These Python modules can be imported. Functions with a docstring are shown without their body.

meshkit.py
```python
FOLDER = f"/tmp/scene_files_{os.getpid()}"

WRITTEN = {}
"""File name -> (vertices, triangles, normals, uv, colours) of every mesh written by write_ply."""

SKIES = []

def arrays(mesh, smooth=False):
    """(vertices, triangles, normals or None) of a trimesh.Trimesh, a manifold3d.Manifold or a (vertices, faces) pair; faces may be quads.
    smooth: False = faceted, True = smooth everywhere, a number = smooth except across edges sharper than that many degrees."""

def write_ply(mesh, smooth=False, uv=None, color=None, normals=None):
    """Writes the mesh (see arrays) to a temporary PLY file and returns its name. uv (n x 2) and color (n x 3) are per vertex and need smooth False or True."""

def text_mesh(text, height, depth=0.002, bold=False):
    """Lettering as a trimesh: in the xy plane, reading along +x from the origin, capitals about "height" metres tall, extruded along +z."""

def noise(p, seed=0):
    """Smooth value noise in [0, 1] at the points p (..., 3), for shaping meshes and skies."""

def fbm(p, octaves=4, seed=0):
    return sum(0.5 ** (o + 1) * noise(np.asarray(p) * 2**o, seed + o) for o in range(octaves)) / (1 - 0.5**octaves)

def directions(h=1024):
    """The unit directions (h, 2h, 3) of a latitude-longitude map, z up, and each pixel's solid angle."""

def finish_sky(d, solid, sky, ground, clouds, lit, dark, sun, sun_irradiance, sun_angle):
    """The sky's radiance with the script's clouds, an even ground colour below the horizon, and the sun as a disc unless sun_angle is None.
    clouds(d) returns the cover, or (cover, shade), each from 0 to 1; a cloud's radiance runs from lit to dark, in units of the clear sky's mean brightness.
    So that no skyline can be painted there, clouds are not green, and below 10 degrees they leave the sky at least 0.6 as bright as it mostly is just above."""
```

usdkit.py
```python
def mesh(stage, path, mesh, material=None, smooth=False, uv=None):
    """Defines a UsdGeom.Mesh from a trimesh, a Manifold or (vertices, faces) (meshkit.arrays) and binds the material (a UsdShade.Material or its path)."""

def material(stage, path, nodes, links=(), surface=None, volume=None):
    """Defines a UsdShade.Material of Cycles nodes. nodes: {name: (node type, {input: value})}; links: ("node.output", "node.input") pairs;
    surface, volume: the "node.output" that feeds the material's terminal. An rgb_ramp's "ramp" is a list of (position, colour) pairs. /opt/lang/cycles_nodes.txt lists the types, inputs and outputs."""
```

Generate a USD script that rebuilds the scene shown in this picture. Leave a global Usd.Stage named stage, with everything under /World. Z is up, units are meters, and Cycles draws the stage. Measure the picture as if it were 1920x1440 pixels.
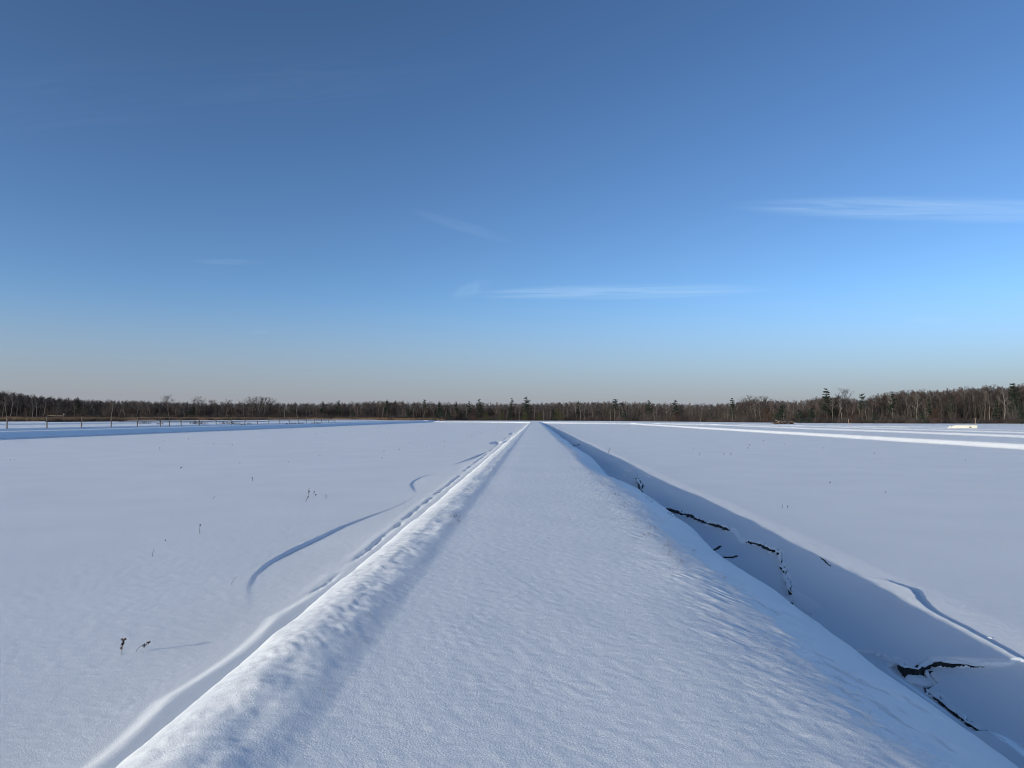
import math, random
import numpy as np
import trimesh
import usdkit, meshkit
from pxr import Usd, UsdGeom, UsdLux, UsdShade, Gf, Sdf, Vt

stage = Usd.Stage.CreateInMemory()
UsdGeom.SetStageUpAxis(stage, 'Z')
UsdGeom.SetStageMetersPerUnit(stage, 1.0)
world = UsdGeom.Xform.Define(stage, '/World')
stage.SetDefaultPrim(world.GetPrim())
UsdGeom.Scope.Define(stage, '/World/Looks')

# ---------------------------------------------------------------- camera, sky, sun, exposure
EYE = 1.60                      # eye above the top of the dike; the dike runs along +y
F_PX = 1443.0                   # focal length in pixels of the 1920 px wide photograph
YAW, PITCH = math.atan(43 / F_PX), math.atan(64 / F_PX)
fwd = np.array([-math.sin(YAW) * math.cos(PITCH), math.cos(YAW) * math.cos(PITCH), math.sin(PITCH)])
right = np.array([math.cos(YAW), math.sin(YAW), 0.0])
up = np.cross(right, fwd)
cam = UsdGeom.Camera.Define(stage, '/World/camera')
cam.AddTransformOp().Set(Gf.Matrix4d(*right, 0, *up, 0, *(-fwd), 0, 0, 0, EYE, 1))
cam.CreateHorizontalApertureAttr(24.0)
cam.CreateVerticalApertureAttr(18.0)
cam.CreateFocalLengthAttr(24.0 * F_PX / 1920)
cam.CreateClippingRangeAttr(Gf.Vec2f(0.05, 20000))
cam.CreateExposureAttr(0.8)

SUN_EL = math.radians(10.8)
SUN_AZ = (-0.83, -0.56)         # horizontal direction towards the sun: behind the camera, from the left
SUN_ROT = math.atan2(*SUN_AZ)
sun_dir = np.array([SUN_AZ[0] * math.cos(SUN_EL), SUN_AZ[1] * math.cos(SUN_EL), math.sin(SUN_EL)]); sun_dir /= np.linalg.norm(sun_dir)


def ray(px, py):
    """The unit direction seen at a pixel of the 1920 x 1440 photograph."""
    d = fwd + right * ((px - 960) / F_PX) + up * ((720 - py) / F_PX)
    return d / np.linalg.norm(d)


def ground(px, py, z):
    """The point at height z that is seen at a pixel of the photograph."""
    d = ray(px, py)
    t = (z - EYE) / d[2]
    return np.array([d[0] * t, d[1] * t, z])


def at_dist(px, dist):
    """The point on the ground plan seen at column px, dist metres down the valley."""
    d = ray(px, 784)
    return d[0] / d[1] * dist, dist


sky = UsdLux.DomeLight.Define(stage, '/World/sky')
sky.GetPrim().SetCustomDataByKey('kind', 'structure')


def smooth_noise_mask(nodes, links, name, centre_px, half_px, tilt, scale, strength, seed, lo=0.42, hi=0.75):
    """A wisp of cirrus: stretched noise inside a soft ellipse about one direction of the sky."""
    c = ray(*centre_px)
    ex = np.cross(c, [0, 0, 1.0]); ex /= np.linalg.norm(ex); ey = np.cross(ex, c)
    ex, ey = ex * math.cos(tilt) + ey * math.sin(tilt), ey * math.cos(tilt) - ex * math.sin(tilt)
    hx, hy = half_px[0] / F_PX, half_px[1] / F_PX
    n = lambda s: f'{name}_{s}'
    nodes.update({
        n('dx'): ('vector_math', dict(math_type='dot_product', vector2=tuple(ex / hx))),
        n('dy'): ('vector_math', dict(math_type='dot_product', vector2=tuple(ey / hy))),
        n('df'): ('vector_math', dict(math_type='dot_product', vector2=tuple(c))),
        n('xx'): ('math', dict(math_type='multiply')), n('yy'): ('math', dict(math_type='multiply')),
        n('rr'): ('math', dict(math_type='add')),
        n('in'): ('map_range', dict(range_type='smoothstep', from_min=1.0, from_max=0.0, to_min=0.0, to_max=1.0, clamp=True)),
        n('ff'): ('map_range', dict(range_type='linear', from_min=0.2, from_max=0.5, to_min=0.0, to_max=1.0, clamp=True)),
        n('v'): ('combine_xyz', dict(z=float(seed))),
        n('sx'): ('math', dict(math_type='multiply', value2=scale[0])), n('sy'): ('math', dict(math_type='multiply', value2=scale[1])),
        n('no'): ('noise_texture', dict(dimensions='3D', scale=1.0, detail=6.0, roughness=0.58, distortion=0.9)),
        n('nr'): ('map_range', dict(range_type='smoothstep', from_min=lo, from_max=hi, to_min=0.0, to_max=1.0, clamp=True)),
        n('a'): ('math', dict(math_type='multiply')), n('b'): ('math', dict(math_type='multiply')), n('o'): ('math', dict(math_type='multiply', value2=strength)),
    })
    links += [('dir.position', n('dx') + '.vector1'), ('dir.position', n('dy') + '.vector1'), ('dir.position', n('df') + '.vector1'),
              (n('dx.value'), n('xx.value1')), (n('dx.value'), n('xx.value2')), (n('dy.value'), n('yy.value1')), (n('dy.value'), n('yy.value2')),
              (n('xx.value'), n('rr.value1')), (n('yy.value'), n('rr.value2')), (n('rr.value'), n('in.value')), (n('df.value'), n('ff.value')),
              (n('dx.value'), n('sx.value1')), (n('dy.value'), n('sy.value1')), (n('sx.value'), n('v.x')), (n('sy.value'), n('v.y')), (n('v.vector'), n('no.vector')),
              (n('no.fac'), n('nr.value')), (n('nr.result'), n('a.value1')), (n('in.result'), n('a.value2')), (n('a.value'), n('b.value1')), (n('ff.result'), n('b.value2')), (n('b.value'), n('o.value1'))]
    return n('o.value')


nodes = {
    'dir': ('geometry', {}),
    'sky': ('sky_texture', dict(sky_type='single_scattering', sun_disc=False, sun_elevation=SUN_EL, sun_rotation=SUN_ROT, altitude=100.0,
                                air_density=0.65, aerosol_density=0.95, ozone_density=1.9)),
    'gam': ('gamma', dict(gamma=1.21)),
    'bg': ('background_shader', dict(strength=0.0715)),
}
links = [('sky.color', 'gam.color')]
wisps = [((1765, 393), (350, 23), -0.150, (1.1, 1.5), 0.35, 3.1, 0.22, 0.80), ((1160, 547), (310, 16), -0.005, (1.1, 1.4), 0.35, 8.2, 0.20, 0.80),
         ((865, 424), (110, 12), -0.28, (1.2, 1.4), 0.05, 1.7, 0.2, 0.6), ((1745, 599), (45, 8), -0.06, (1.0, 0.8), 0.10, 5.5, 0.2, 0.6),
         ((885, 541), (50, 15), 0.35, (1.0, 0.8), 0.08, 4.4, 0.2, 0.6), ((430, 491), (70, 6), 0.05, (1.0, 0.8), 0.06, 6.4, 0.2, 0.6),
         ((483, 623), (24, 5), 0.1, (1.0, 0.8), 0.06, 9.4, 0.2, 0.6), ((330, 165), (560, 70), 0.25, (1.8, 2.2), 0.022, 2.4, 0.35, 0.75)]
last = 'gam.color'
for k, w in enumerate(wisps):
    out = smooth_noise_mask(nodes, links, f'wisp{k}', *w)
    nodes[f'mixw{k}'] = ('mix_color', dict(blend_type='mix', b=(5.2, 6.3, 7.6), use_clamp=False, use_clamp_result=False))
    links += [(last, f'mixw{k}.a'), (out, f'mixw{k}.fac')]
    last = f'mixw{k}.result'
# thin haze low over the whole horizon
nodes.update({'sep': ('separate_xyz', {}), 'low': ('map_range', dict(range_type='smoothstep', from_min=0.17, from_max=-0.01, to_min=0.0, to_max=0.86, clamp=True)),
              'haze': ('mix_color', dict(blend_type='mix', b=(2.80, 2.72, 3.18), use_clamp=False, use_clamp_result=False)),
              'wb': ('mix_color', dict(blend_type='multiply', fac=1.0, b=(0.94, 1.045, 1.10), use_clamp=False, use_clamp_result=False))})
links += [('dir.position', 'sep.vector'), ('sep.z', 'low.value'), (last, 'wb.a'), ('wb.result', 'haze.a'), ('low.result', 'haze.fac'), ('haze.result', 'bg.color')]
usdkit.material(stage, '/World/Looks/sky_look', nodes, links, surface='bg.background')
UsdShade.MaterialBindingAPI.Apply(sky.GetPrim()).Bind(UsdShade.Material.Get(stage, '/World/Looks/sky_look'))

sun = UsdLux.DistantLight.Define(stage, '/World/sun')
sun.CreateNormalizeAttr(True)
sun.CreateIntensityAttr(0.5)
sun.CreateAngleAttr(0.5)
sun.CreateColorAttr(Gf.Vec3f(1.0, 0.93, 0.80))
zax = sun_dir; xax = np.cross([0, 0, 1.0], zax); xax /= np.linalg.norm(xax); yax = np.cross(zax, xax)
sun.AddTransformOp().Set(Gf.Matrix4d(*xax, 0, *yax, 0, *zax, 0, 0, 0, 0, 1))

# ---------------------------------------------------------------- helpers
used = {}


def numbered(parent, name):
    k = used.get((parent, name), 0)
    used[(parent, name)] = k + 1
    return f'{parent}/{name}' if k == 0 else f'{parent}/{name}_{k:03d}'


def tag(prim, label=None, cat=None, group=None, kind=None):
    for key, value in (('label', label), ('category', cat), ('group', group), ('kind', kind)):
        if value:
            prim.SetCustomDataByKey(key, value)
    return prim


def obj(name, mesh, mat, parent='/World', smooth=False):
    parent = parent if isinstance(parent, str) else str(parent.GetPath())
    return usdkit.mesh(stage, numbered(parent, name), mesh, mat, smooth=smooth).GetPrim()


def thing(name, label, cat, loc=(0, 0, 0), rz=0.0, scale=None, group=None, tilt=None):
    x = UsdGeom.Xform.Define(stage, numbered('/World', name))
    x.AddTranslateOp().Set(Gf.Vec3d(*map(float, loc)))
    if tilt is not None:
        x.AddRotateXYZOp().Set(Gf.Vec3f(float(tilt[0]), float(tilt[1]), math.degrees(rz)))
    else:
        x.AddRotateZOp().Set(math.degrees(rz))
    if scale is not None:
        x.AddScaleOp().Set(Gf.Vec3f(*(map(float, scale) if np.ndim(scale) else [float(scale)] * 3)))
    return tag(x.GetPrim(), label, cat, group)


def look(name, color, rough=0.85, var=0.0, scale=4.0, color2=None, bump=0.0, bscale=30.0, spec=0.3):
    nodes = {'p': ('principled_bsdf', dict(base_color=color, roughness=rough, specular_ior_level=spec))}
    links = []
    if color2 is not None:
        nodes.update({'tc': ('texture_coordinate', {}), 'n': ('noise_texture', dict(scale=scale, detail=4.0)), 'r': ('rgb_ramp', {'ramp': [(0.3, color), (0.7, color2)]})})
        links += [('tc.object', 'n.vector'), ('n.fac', 'r.fac'), ('r.color', 'p.base_color')]
    if bump:
        nodes.update({'g': ('geometry', {}), 'bn': ('noise_texture', dict(scale=bscale, detail=5.0)), 'b': ('bump', dict(strength=1.0, distance=bump))})
        links += [('g.position', 'bn.vector'), ('bn.fac', 'b.height'), ('b.normal', 'p.normal')]
    return usdkit.material(stage, f'/World/Looks/{name}', nodes, links, surface='p.BSDF')


def smoothstep(a, b, x):
    t = np.clip((x - a) / (b - a), 0, 1)
    return t * t * (3 - 2 * t)


def noise2(x, y, seed=0):
    return meshkit.noise(np.stack([x, y, np.full_like(x, 0.37)], -1), seed) - 0.5


def pchip(xs, zs):
    from scipy.interpolate import PchipInterpolator
    return PchipInterpolator(xs, zs, extrapolate=True)


def polyline(px_points, z):
    """Points picked along a crack, laid on the ice at height z (a number or one per point)."""
    zs = np.broadcast_to(z, len(px_points))
    return np.array([ground(px, py, zz)[:2] for (px, py), zz in zip(px_points, zs)])


def dist_to(line, x, y):
    """Distance to a polyline, the side (+ to its left) and the fraction of its length at the nearest point."""
    best = np.full(x.shape, 1e9); side = np.zeros(x.shape); frac = np.zeros(x.shape)
    seg = np.linalg.norm(np.diff(line, axis=0), axis=1); cum = np.concatenate([[0], np.cumsum(seg)])
    for k in range(len(line) - 1):
        a, d = line[k], line[k + 1] - line[k]
        t = np.clip(((x - a[0]) * d[0] + (y - a[1]) * d[1]) / max(seg[k] ** 2, 1e-9), 0, 1)
        ex, ey = x - a[0] - t * d[0], y - a[1] - t * d[1]
        r = np.hypot(ex, ey)
        m = r < best
        best = np.where(m, r, best)
        side = np.where(m, np.sign(d[0] * ey - d[1] * ex), side)
        frac = np.where(m, (cum[k] + t * seg[k]) / cum[-1], frac)
    return best, side, frac


def inside(poly, x, y):
    """Signed distance to a polygon, positive inside."""
    closed = np.vstack([poly, poly[:1]])
    d, _, _ = dist_to(closed, x, y)
    c = np.zeros(x.shape, bool)
    for (x0, y0), (x1, y1) in zip(closed[:-1], closed[1:]):
        if y0 != y1:
            c ^= ((y0 > y) != (y1 > y)) & (x < (x1 - x0) * (y - y0) / (y1 - y0) + x0)
    return np.where(c, d, -d)


def roughen(line, step, amp, seed):
    """The polyline resampled with a broken, jagged course."""
    rg = np.random.default_rng(seed)
    seg = np.linalg.norm(np.diff(line, axis=0), axis=1); cum = np.concatenate([[0], np.cumsum(seg)])
    n = max(int(cum[-1] / step), 2)
    s = np.linspace(0, cum[-1], n + 1)
    p = np.stack([np.interp(s, cum, line[:, 0]), np.interp(s, cum, line[:, 1])], 1)
    j = rg.normal(0, amp, (len(p), 2)); j[0] = j[-1] = 0
    return p + j


# ---------------------------------------------------------------- ground
BOG = -0.75
main_profile = pchip([-9, -4.4, -3.5, -3.06, -2.9, -2.74, -2.6, -2.42, -2.2, -2.0, -1.82, -1.6, -1.40, -1.1, -0.5, 0.4, 1.2, 1.60, 1.92, 2.25, 2.55, 2.78, 2.98, 3.17, 3.36, 3.8, 4.3, 4.9, 5.5, 9],
                     [BOG, BOG, BOG, -.742, -.732, -.735, -.70, -.50, -.25, -.105, -.025, .020, .020, -.006, 0, 0, -.004, -.013, -.048, -.130, -.235, -.365, -.59, -.86, -.94, -.925, -.86, -.785, BOG, BOG])
far_left = pchip([-400, -300, -150, -97.6, -95, -94, -69, -67.4, -65.8, -64.6, -61.6, -60.8, -58.2, -50],
                 [.7, .66, .62, .62, .32, .30, .28, .30, 0, 0, .07, .05, BOG, BOG])
far_right = pchip([30, 36.2, 36.4, 37.0, 38.2, 41.2, 43, 57.8, 58.2, 59.0, 62, 63.5, 74.4, 74.8, 75.6, 79, 80.5, 90, 90.4, 91.2, 100, 400],
                  [BOG, BOG, -.72, -.37, -.33, -.36, BOG, BOG, -.73, -.45, -.45, BOG, BOG, -.73, -.52, -.52, BOG, BOG, -.73, -.6, -.58, -.5])
END_A, END_B = np.array([-61.0, 450.0]), np.array([37.0, 284.0])

Z = -0.86
crack_a = roughen(polyline([(1243, 943), (1262, 948), (1290, 957), (1310, 966), (1345, 980), (1377, 991)], Z), .16, .02, 1)
crack_b = roughen(polyline([(1389, 1007), (1420, 1015), (1442, 1026), (1464, 1034), (1468, 1050), (1474, 1070), (1481, 1085), (1488, 1099)], Z), .12, .018, 2)
crack_c = roughen(polyline([(1436, 1088), (1460, 1094), (1488, 1099)], Z), .06, .01, 3)
crack_e = roughen(polyline([(1590, 1197), (1620, 1200), (1655, 1207), (1683, 1219), (1700, 1233), (1716, 1236), (1740, 1224), (1790, 1231), (1860, 1244), (1935, 1252)], -.83), .05, .008, 4)
crack_f = roughen(polyline([(1738, 1238), (1748, 1245), (1757, 1253)], Z), .04, .006, 5)
crack_g = roughen(polyline([(1737, 1272), (1752, 1280), (1770, 1292), (1790, 1310), (1800, 1325), (1810, 1338), (1835, 1352), (1860, 1372), (1890, 1402), (1950, 1450)], -.9), .05, .01, 6)
edge_i = roughen(polyline([(1560, 1060), (1600, 1071), (1660, 1086), (1710, 1109), (1722, 1126), (1745, 1143), (1800, 1170), (1850, 1196), (1925, 1236), (1990, 1270)], -.74), .1, .006, 7)
crack_i = roughen(polyline([(1538, 1042), (1547, 1050), (1558, 1059)], -.77), .06, .006, 8)
crack_j = roughen(polyline([(1160, 873), (1176, 882), (1192, 886), (1197, 897), (1203, 912), (1206, 926)], -.85), .2, .03, 9)
crack_k = roughen(polyline([(1062, 826), (1072, 831), (1085, 834)], -.85), .8, .05, 10)
crack_k2 = roughen(polyline([(1075, 835), (1088, 833)], -.85), .8, .05, 21)
slit_d = [roughen(polyline(p, Z), .08, .008, 11 + k) for k, p in enumerate([[(1312, 1011), (1325, 1014), (1340, 1011), (1351, 1006)], [(1355, 1024), (1368, 1026), (1383, 1024)], [(1376, 1041), (1380, 1043), (1384, 1042)]])]
fold_1 = polyline([(470, 1142), (466, 1118), (467, 1100), (477, 1078), (500, 1057), (530, 1039), (560, 1024), (600, 1006), (640, 987), (700, 965), (745, 949), (785, 927)], BOG)
fold_2 = polyline([(780, 925), (770, 908), (776, 901), (790, 894), (822, 886)], BOG)
fold_3 = polyline([(843, 873), (862, 867), (885, 858), (915, 846)], BOG)

slab_ab = np.vstack([crack_a, crack_b, [[3.25, 11.2], [3.2, 14], [3.15, 22.5]]])
hole_c = np.vstack([crack_c, [crack_b[-1] + [0.03, -0.9], [3.3, 9.6], [3.2, 11.2]]])
slab_near = np.vstack([crack_e[len(crack_e) * 5 // 10:], [[6.6, 7.0], [6.6, 3.0], [3.3, 3.0]], crack_g[::-1]])
trench = np.vstack([[[3.1, 8.9]], crack_e[:len(crack_e) * 5 // 10 + 1], crack_f, crack_g, [[3.2, 3.2]]])
hole_j = np.vstack([crack_j[len(crack_j) // 3:], [[3.2, 24.5], [3.2, 33]]])
WIND = np.array([0.44, -0.90])


def height(x, y, detail=True):
    wob = .10 * noise2(y / 2.3, y * 0 + 3, 3) + .16 * noise2(y / 9.0, y * 0 + 7, 4) + .04 * noise2(y / .7, y * 0, 5)
    wob = wob + smoothstep(1.6, 2.4, x) * (.10 * np.exp(-((y - 11.6) / 1.8) ** 2) + .30 * np.exp(-((y - 28.5) / 4.5) ** 2))
    near = np.exp(-np.maximum(np.abs(x) - 3.5, 0) / 1.0)
    wob = wob + smoothstep(1.6, 2.4, x) * (.16 * noise2(y / 3.1, y * 0 + 11, 12) + .26 * noise2(y / 10.0, y * 0 + 12, 13))
    z = main_profile(np.clip(x + wob * near * smoothstep(.6, 1.6, np.abs(x)), -8.9, 8.9))
    lwob = .5 * noise2(y / 14, y * 0, 6) + .25 * noise2(y / 4, y * 0, 7)
    z = z - .014 * np.clip(x + 1.1, 0, 3.0) * smoothstep(3.4, 2.4, x)
    z = z - .034 * smoothstep(9.0, 6.5, y) * smoothstep(.9, 2.1, x) * smoothstep(3.0, 2.2, x)
    z = np.where(x < -30, far_left(np.clip(x + lwob, -399, -51)), z)
    z = np.where(x > 25, far_right(np.clip(x + 2.2 * lwob * .6, 31, 399)), z)
    d = END_B - END_A
    s = (d[0] * (y - END_A[1]) - d[1] * (x - END_A[0])) / np.hypot(*d) + .8 * lwob
    beyond = smoothstep(0, 1.0, s)
    zend = np.where(x < -63, np.maximum(z, .3), -.14 - .26 * smoothstep(40, 80, x))
    z = z * (1 - beyond) + zend * beyond
    z = z + .012 * noise2(x / 6, y / 9, 8) * smoothstep(4, 8, np.abs(x)) * (np.abs(x) < 55)
    # broken ice along the right-hand ditch
    m = (x > 2.2) & (x < 9) & (y > 2.5) & (y < 60)
    if m.any():
        X, Y, q = x[m], y[m], z[m].copy()
        w = .012 + .0012 * Y
        sd = inside(slab_ab, X, Y)
        q -= smoothstep(-w, w, sd) * (.085 + .06 * np.clip((4.5 - X) / 1.3, 0, 1))
        sd = inside(hole_c, X, Y)
        q -= smoothstep(-w, w, sd) * .20 * smoothstep(9.9, 11.2, Y)
        sd = inside(hole_j, X, Y)
        q -= smoothstep(-w, w, sd) * .30 * smoothstep(36, 27, Y)
        sd = inside(slab_near, X, Y)
        dd, _, _ = dist_to(crack_e, X, Y)
        q -= smoothstep(-w, w, sd) * (.075 * np.exp(-dd / 1.2) * smoothstep(4.9, 4.2, X) + .02 * smoothstep(5.4, 4.6, X))
        sd = inside(trench, X, Y)
        q -= smoothstep(-w, w, sd) * (.035 + .11 * smoothstep(3.55, 3.8, X) * smoothstep(8.6, 7.9, Y))
        dd, side, f = dist_to(edge_i, X, Y)
        amp = np.interp(f, [0, .12, .35, .45, .55, .8, 1], [0, .014, .066, .068, .052, .048, .044])
        wl = smoothstep(-.004 - .0006 * Y, .004 + .0006 * Y, -side * dd)        # 1 on the ditch side
        q += wl * amp * np.exp(-dd / .65)
        q -= np.exp(-(dd / .012) ** 2) * .018 * (f > .42)
        for line, deep, wide in [(s_, .07, .035) for s_ in slit_d] + [(crack_i, .02, .014), (crack_k, .12, .25), (crack_k2, .10, .2), (crack_f, .05, .02)]:
            dd, side, f = dist_to(line, X, Y)
            q -= deep * np.exp(-(dd / wide) ** 2) * np.sin(np.pi * np.clip(f, .02, .98)) ** .5
        dd, side, f = dist_to(np.array([[3.62, 6.6], [3.55, 5.9], [3.5, 5.2], [3.46, 4.4]]), X, Y)
        q += .10 * np.exp(-(dd / .12) ** 2) * smoothstep(0, .15, f)
        z[m] = q
    # sagging sheets and the hinge crack along the left-hand toe
    m = (x < -2.3) & (x > -12) & (y > 2.5) & (y < 140)
    if m.any():
        X, Y, q = x[m], y[m], z[m].copy()
        w = .006 + .0005 * Y
        for line, amp in ((fold_1, [0, .016, .037, .028, .014, .006, 0]), (fold_2, [0, .02, .026, .022, .018, .01, 0]), (fold_3, [0, .02, .045, .06, .05, .03, 0])):
            dd, side, f = dist_to(line, X, Y)
            a = np.interp(f, np.linspace(0, 1, 7), amp)
            q -= a * smoothstep(-w, w, -side * dd) * np.exp(-dd / .8)
        # drift along the toe, with a scalloped edge
        lobe = .13 * np.abs(np.sin(Y * 1.25 + 1.1 + 1.2 * noise2(Y / 3, Y * 0, 35)))
        dr = smoothstep(-3.18 + lobe, -2.98 + lobe, X) * smoothstep(-2.5, -2.62, X)
        q += .042 * dr * smoothstep(12, 8, Y) * np.clip(1 - (X + 2.95) / .5, .2, 1)
        # hinge crack: ragged little pits
        gate = smoothstep(.44, .60, .55 * meshkit.noise(np.stack([Y / .8, Y * 0, Y * 0 + 3], -1), 37) + .5 * meshkit.noise(np.stack([Y / 3.1, Y * 0, Y * 0], -1), 31))
        rag = np.clip(.15 + 1.5 * meshkit.noise(np.stack([Y / .34, X / .12, Y * 0], -1), 32), 0, 1.3) * np.clip(.3 + 1.4 * meshkit.noise(np.stack([Y / .13, X / .05, Y * 0], -1), 34), 0, 1.2)
        c = -2.98 - .12 * noise2(Y / 4, Y * 0, 33) - .05 * noise2(Y / .6, Y * 0, 36) - .006 * np.clip(Y - 12, 0, 60)
        g = gate * rag * smoothstep(9.5, 11.5, Y)
        q -= .030 * g * np.exp(-((X - c) / (.032 + .0012 * Y)) ** 2)
        q += .007 * gate * smoothstep(9.5, 11.5, Y) * np.exp(-((X - c + .12) / .09) ** 2)
        q -= .30 * np.exp(-(np.hypot((X + 3.75) / .42, (Y - 74) / 3.2)) ** 4) - .14 * np.exp(-(np.hypot((X + 3.1) / .3, (Y - 74.5) / 2.5)) ** 2)
        q -= .22 * np.exp(-(np.hypot((X + 3.6) / .35, (Y - 118) / 5)) ** 4)
        z[m] = q
    if not detail:
        return z
    # wind-packed surface
    u = x * WIND[0] + y * WIND[1]; v = -x * WIND[1] + y * WIND[0]
    fade = np.clip(18 / np.maximum(y, 1), .0, 1.0)
    top = smoothstep(-2.6, -1.9, x) * smoothstep(2.7, 1.9, x)
    rsh = smoothstep(.95, 1.55, x) * smoothstep(2.5, 1.95, x)
    lsh = smoothstep(-1.25, -1.5, x) * smoothstep(-2.75, -2.2, x)
    bogs = 1 - smoothstep(-3.4, -2.9, x) * smoothstep(3.6, 3.1, x)
    patch = np.clip(.35 + 2.4 * noise2(x / .8, y / 1.9, 40), 0, 1.3)
    bend = .35 * noise2(x / .9, y / .9, 39)
    streak = noise2(u / .23 + bend, v / .042 + bend, 41) + .4 * noise2(u / .12, v / .024, 42)
    gaps = np.clip(.5 + 2.6 * noise2(x / .23, y / .33, 52), 0, 1.4)
    clump = noise2(x / .16, y / .20, 43) + .7 * noise2(x / .075, y / .09, 44)
    grain = noise2(x / .036, y / .040, 48) + .8 * noise2(x / .075, y / .085, 53)
    roll = noise2(x / .55, y / .8, 45) + .5 * noise2(x / .26, y / .36, 46)
    z = z + fade ** .5 * (rsh * (.015 * streak * patch * gaps + .022 * roll + .009 * clump) + lsh * (.010 * streak * gaps + .045 * roll + .016 * clump))
    bank = smoothstep(1.9, 2.2, x) * smoothstep(3.5, 3.1, x) * smoothstep(3, 5, y)
    z = z + bank * (.030 * noise2(x / .7, y / 1.1, 54) + .016 * noise2(u / .5, v / .16, 55) * fade + .006 * clump * fade)
    ripple = noise2(u / .13, v / .045, 47)
    z = z + fade * (top * (.0028 * ripple + .0031 * grain) + bogs * (.0036 * grain + .0030 * noise2(u / .20, v / .09, 49)))
    z = z + top * (1 - rsh) * (1 - lsh) * .006 * noise2(u / 1.4, v / .5, 51)
    return z


def density_axis(parts):
    """Grid lines from (start, end, step) runs."""
    out = []
    for a, b, s in parts:
        out.append(np.arange(a, b - 1e-9, s))
    return np.concatenate(out)


def growth(a, b, s0, k):
    out, x, s = [], a, s0
    while x < b:
        out.append(x); x += s; s *= k
    return np.array(out)


xs_left = np.unique(np.concatenate([-growth(0, 1500, 1e9, 1), -growth(7.0, 50, .05, 1.06), -np.arange(50, 59, 1.0), -np.arange(59, 69, .22), -np.arange(69, 94, 1.6), -np.arange(94, 99, .4), -growth(99, 1600, 2, 1.25)]))
xs_mid = density_axis([(-7, -3.4, .035), (-3.4, -1.1, .018), (-1.1, 1.2, .020), (1.2, 2.4, .016), (2.4, 5.5, .013), (5.5, 8, .06)])
xs_right = np.unique(np.concatenate([growth(8, 35, .12, 1.06), np.arange(35.5, 44, .2), np.arange(44, 57, 1.2), np.arange(57, 65, .25), np.arange(65, 73.5, 1.2), np.arange(73.5, 82, .3), np.arange(82, 89, 1.0), np.arange(89, 96, .4), growth(96, 1600, 2, 1.25)]))
xs = np.unique(np.concatenate([xs_left[xs_left < -6.99], xs_mid, xs_right]))
inv = np.linspace(1 / 2.4, 1 / 90, 1050)
ys = np.unique(np.concatenate([-growth(0, 1200, 1.5, 1.35), growth(0.2, 2.4, .3, 1.0), 1 / inv, np.arange(90, 250, 1.3), np.arange(250, 470, .9), growth(470, 2500, 4, 1.2)]))
gx, gy = np.meshgrid(xs, ys)
gz = np.empty_like(gx)
for k in range(0, len(ys), 64):
    gz[k:k + 64] = height(gx[k:k + 64], gy[k:k + 64])


def zat(x, y):
    return float(height(np.array([[float(x)]]), np.array([[float(y)]]))[0, 0])


def grid_mesh(gx, gy, gz):
    h, w = gx.shape
    i = np.arange(h * w).reshape(h, w)
    f = np.stack([i[:-1, :-1], i[:-1, 1:], i[1:, 1:], i[1:, :-1]], -1).reshape(-1, 4)
    return np.stack([gx, gy, gz], -1).reshape(-1, 3), f


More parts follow.
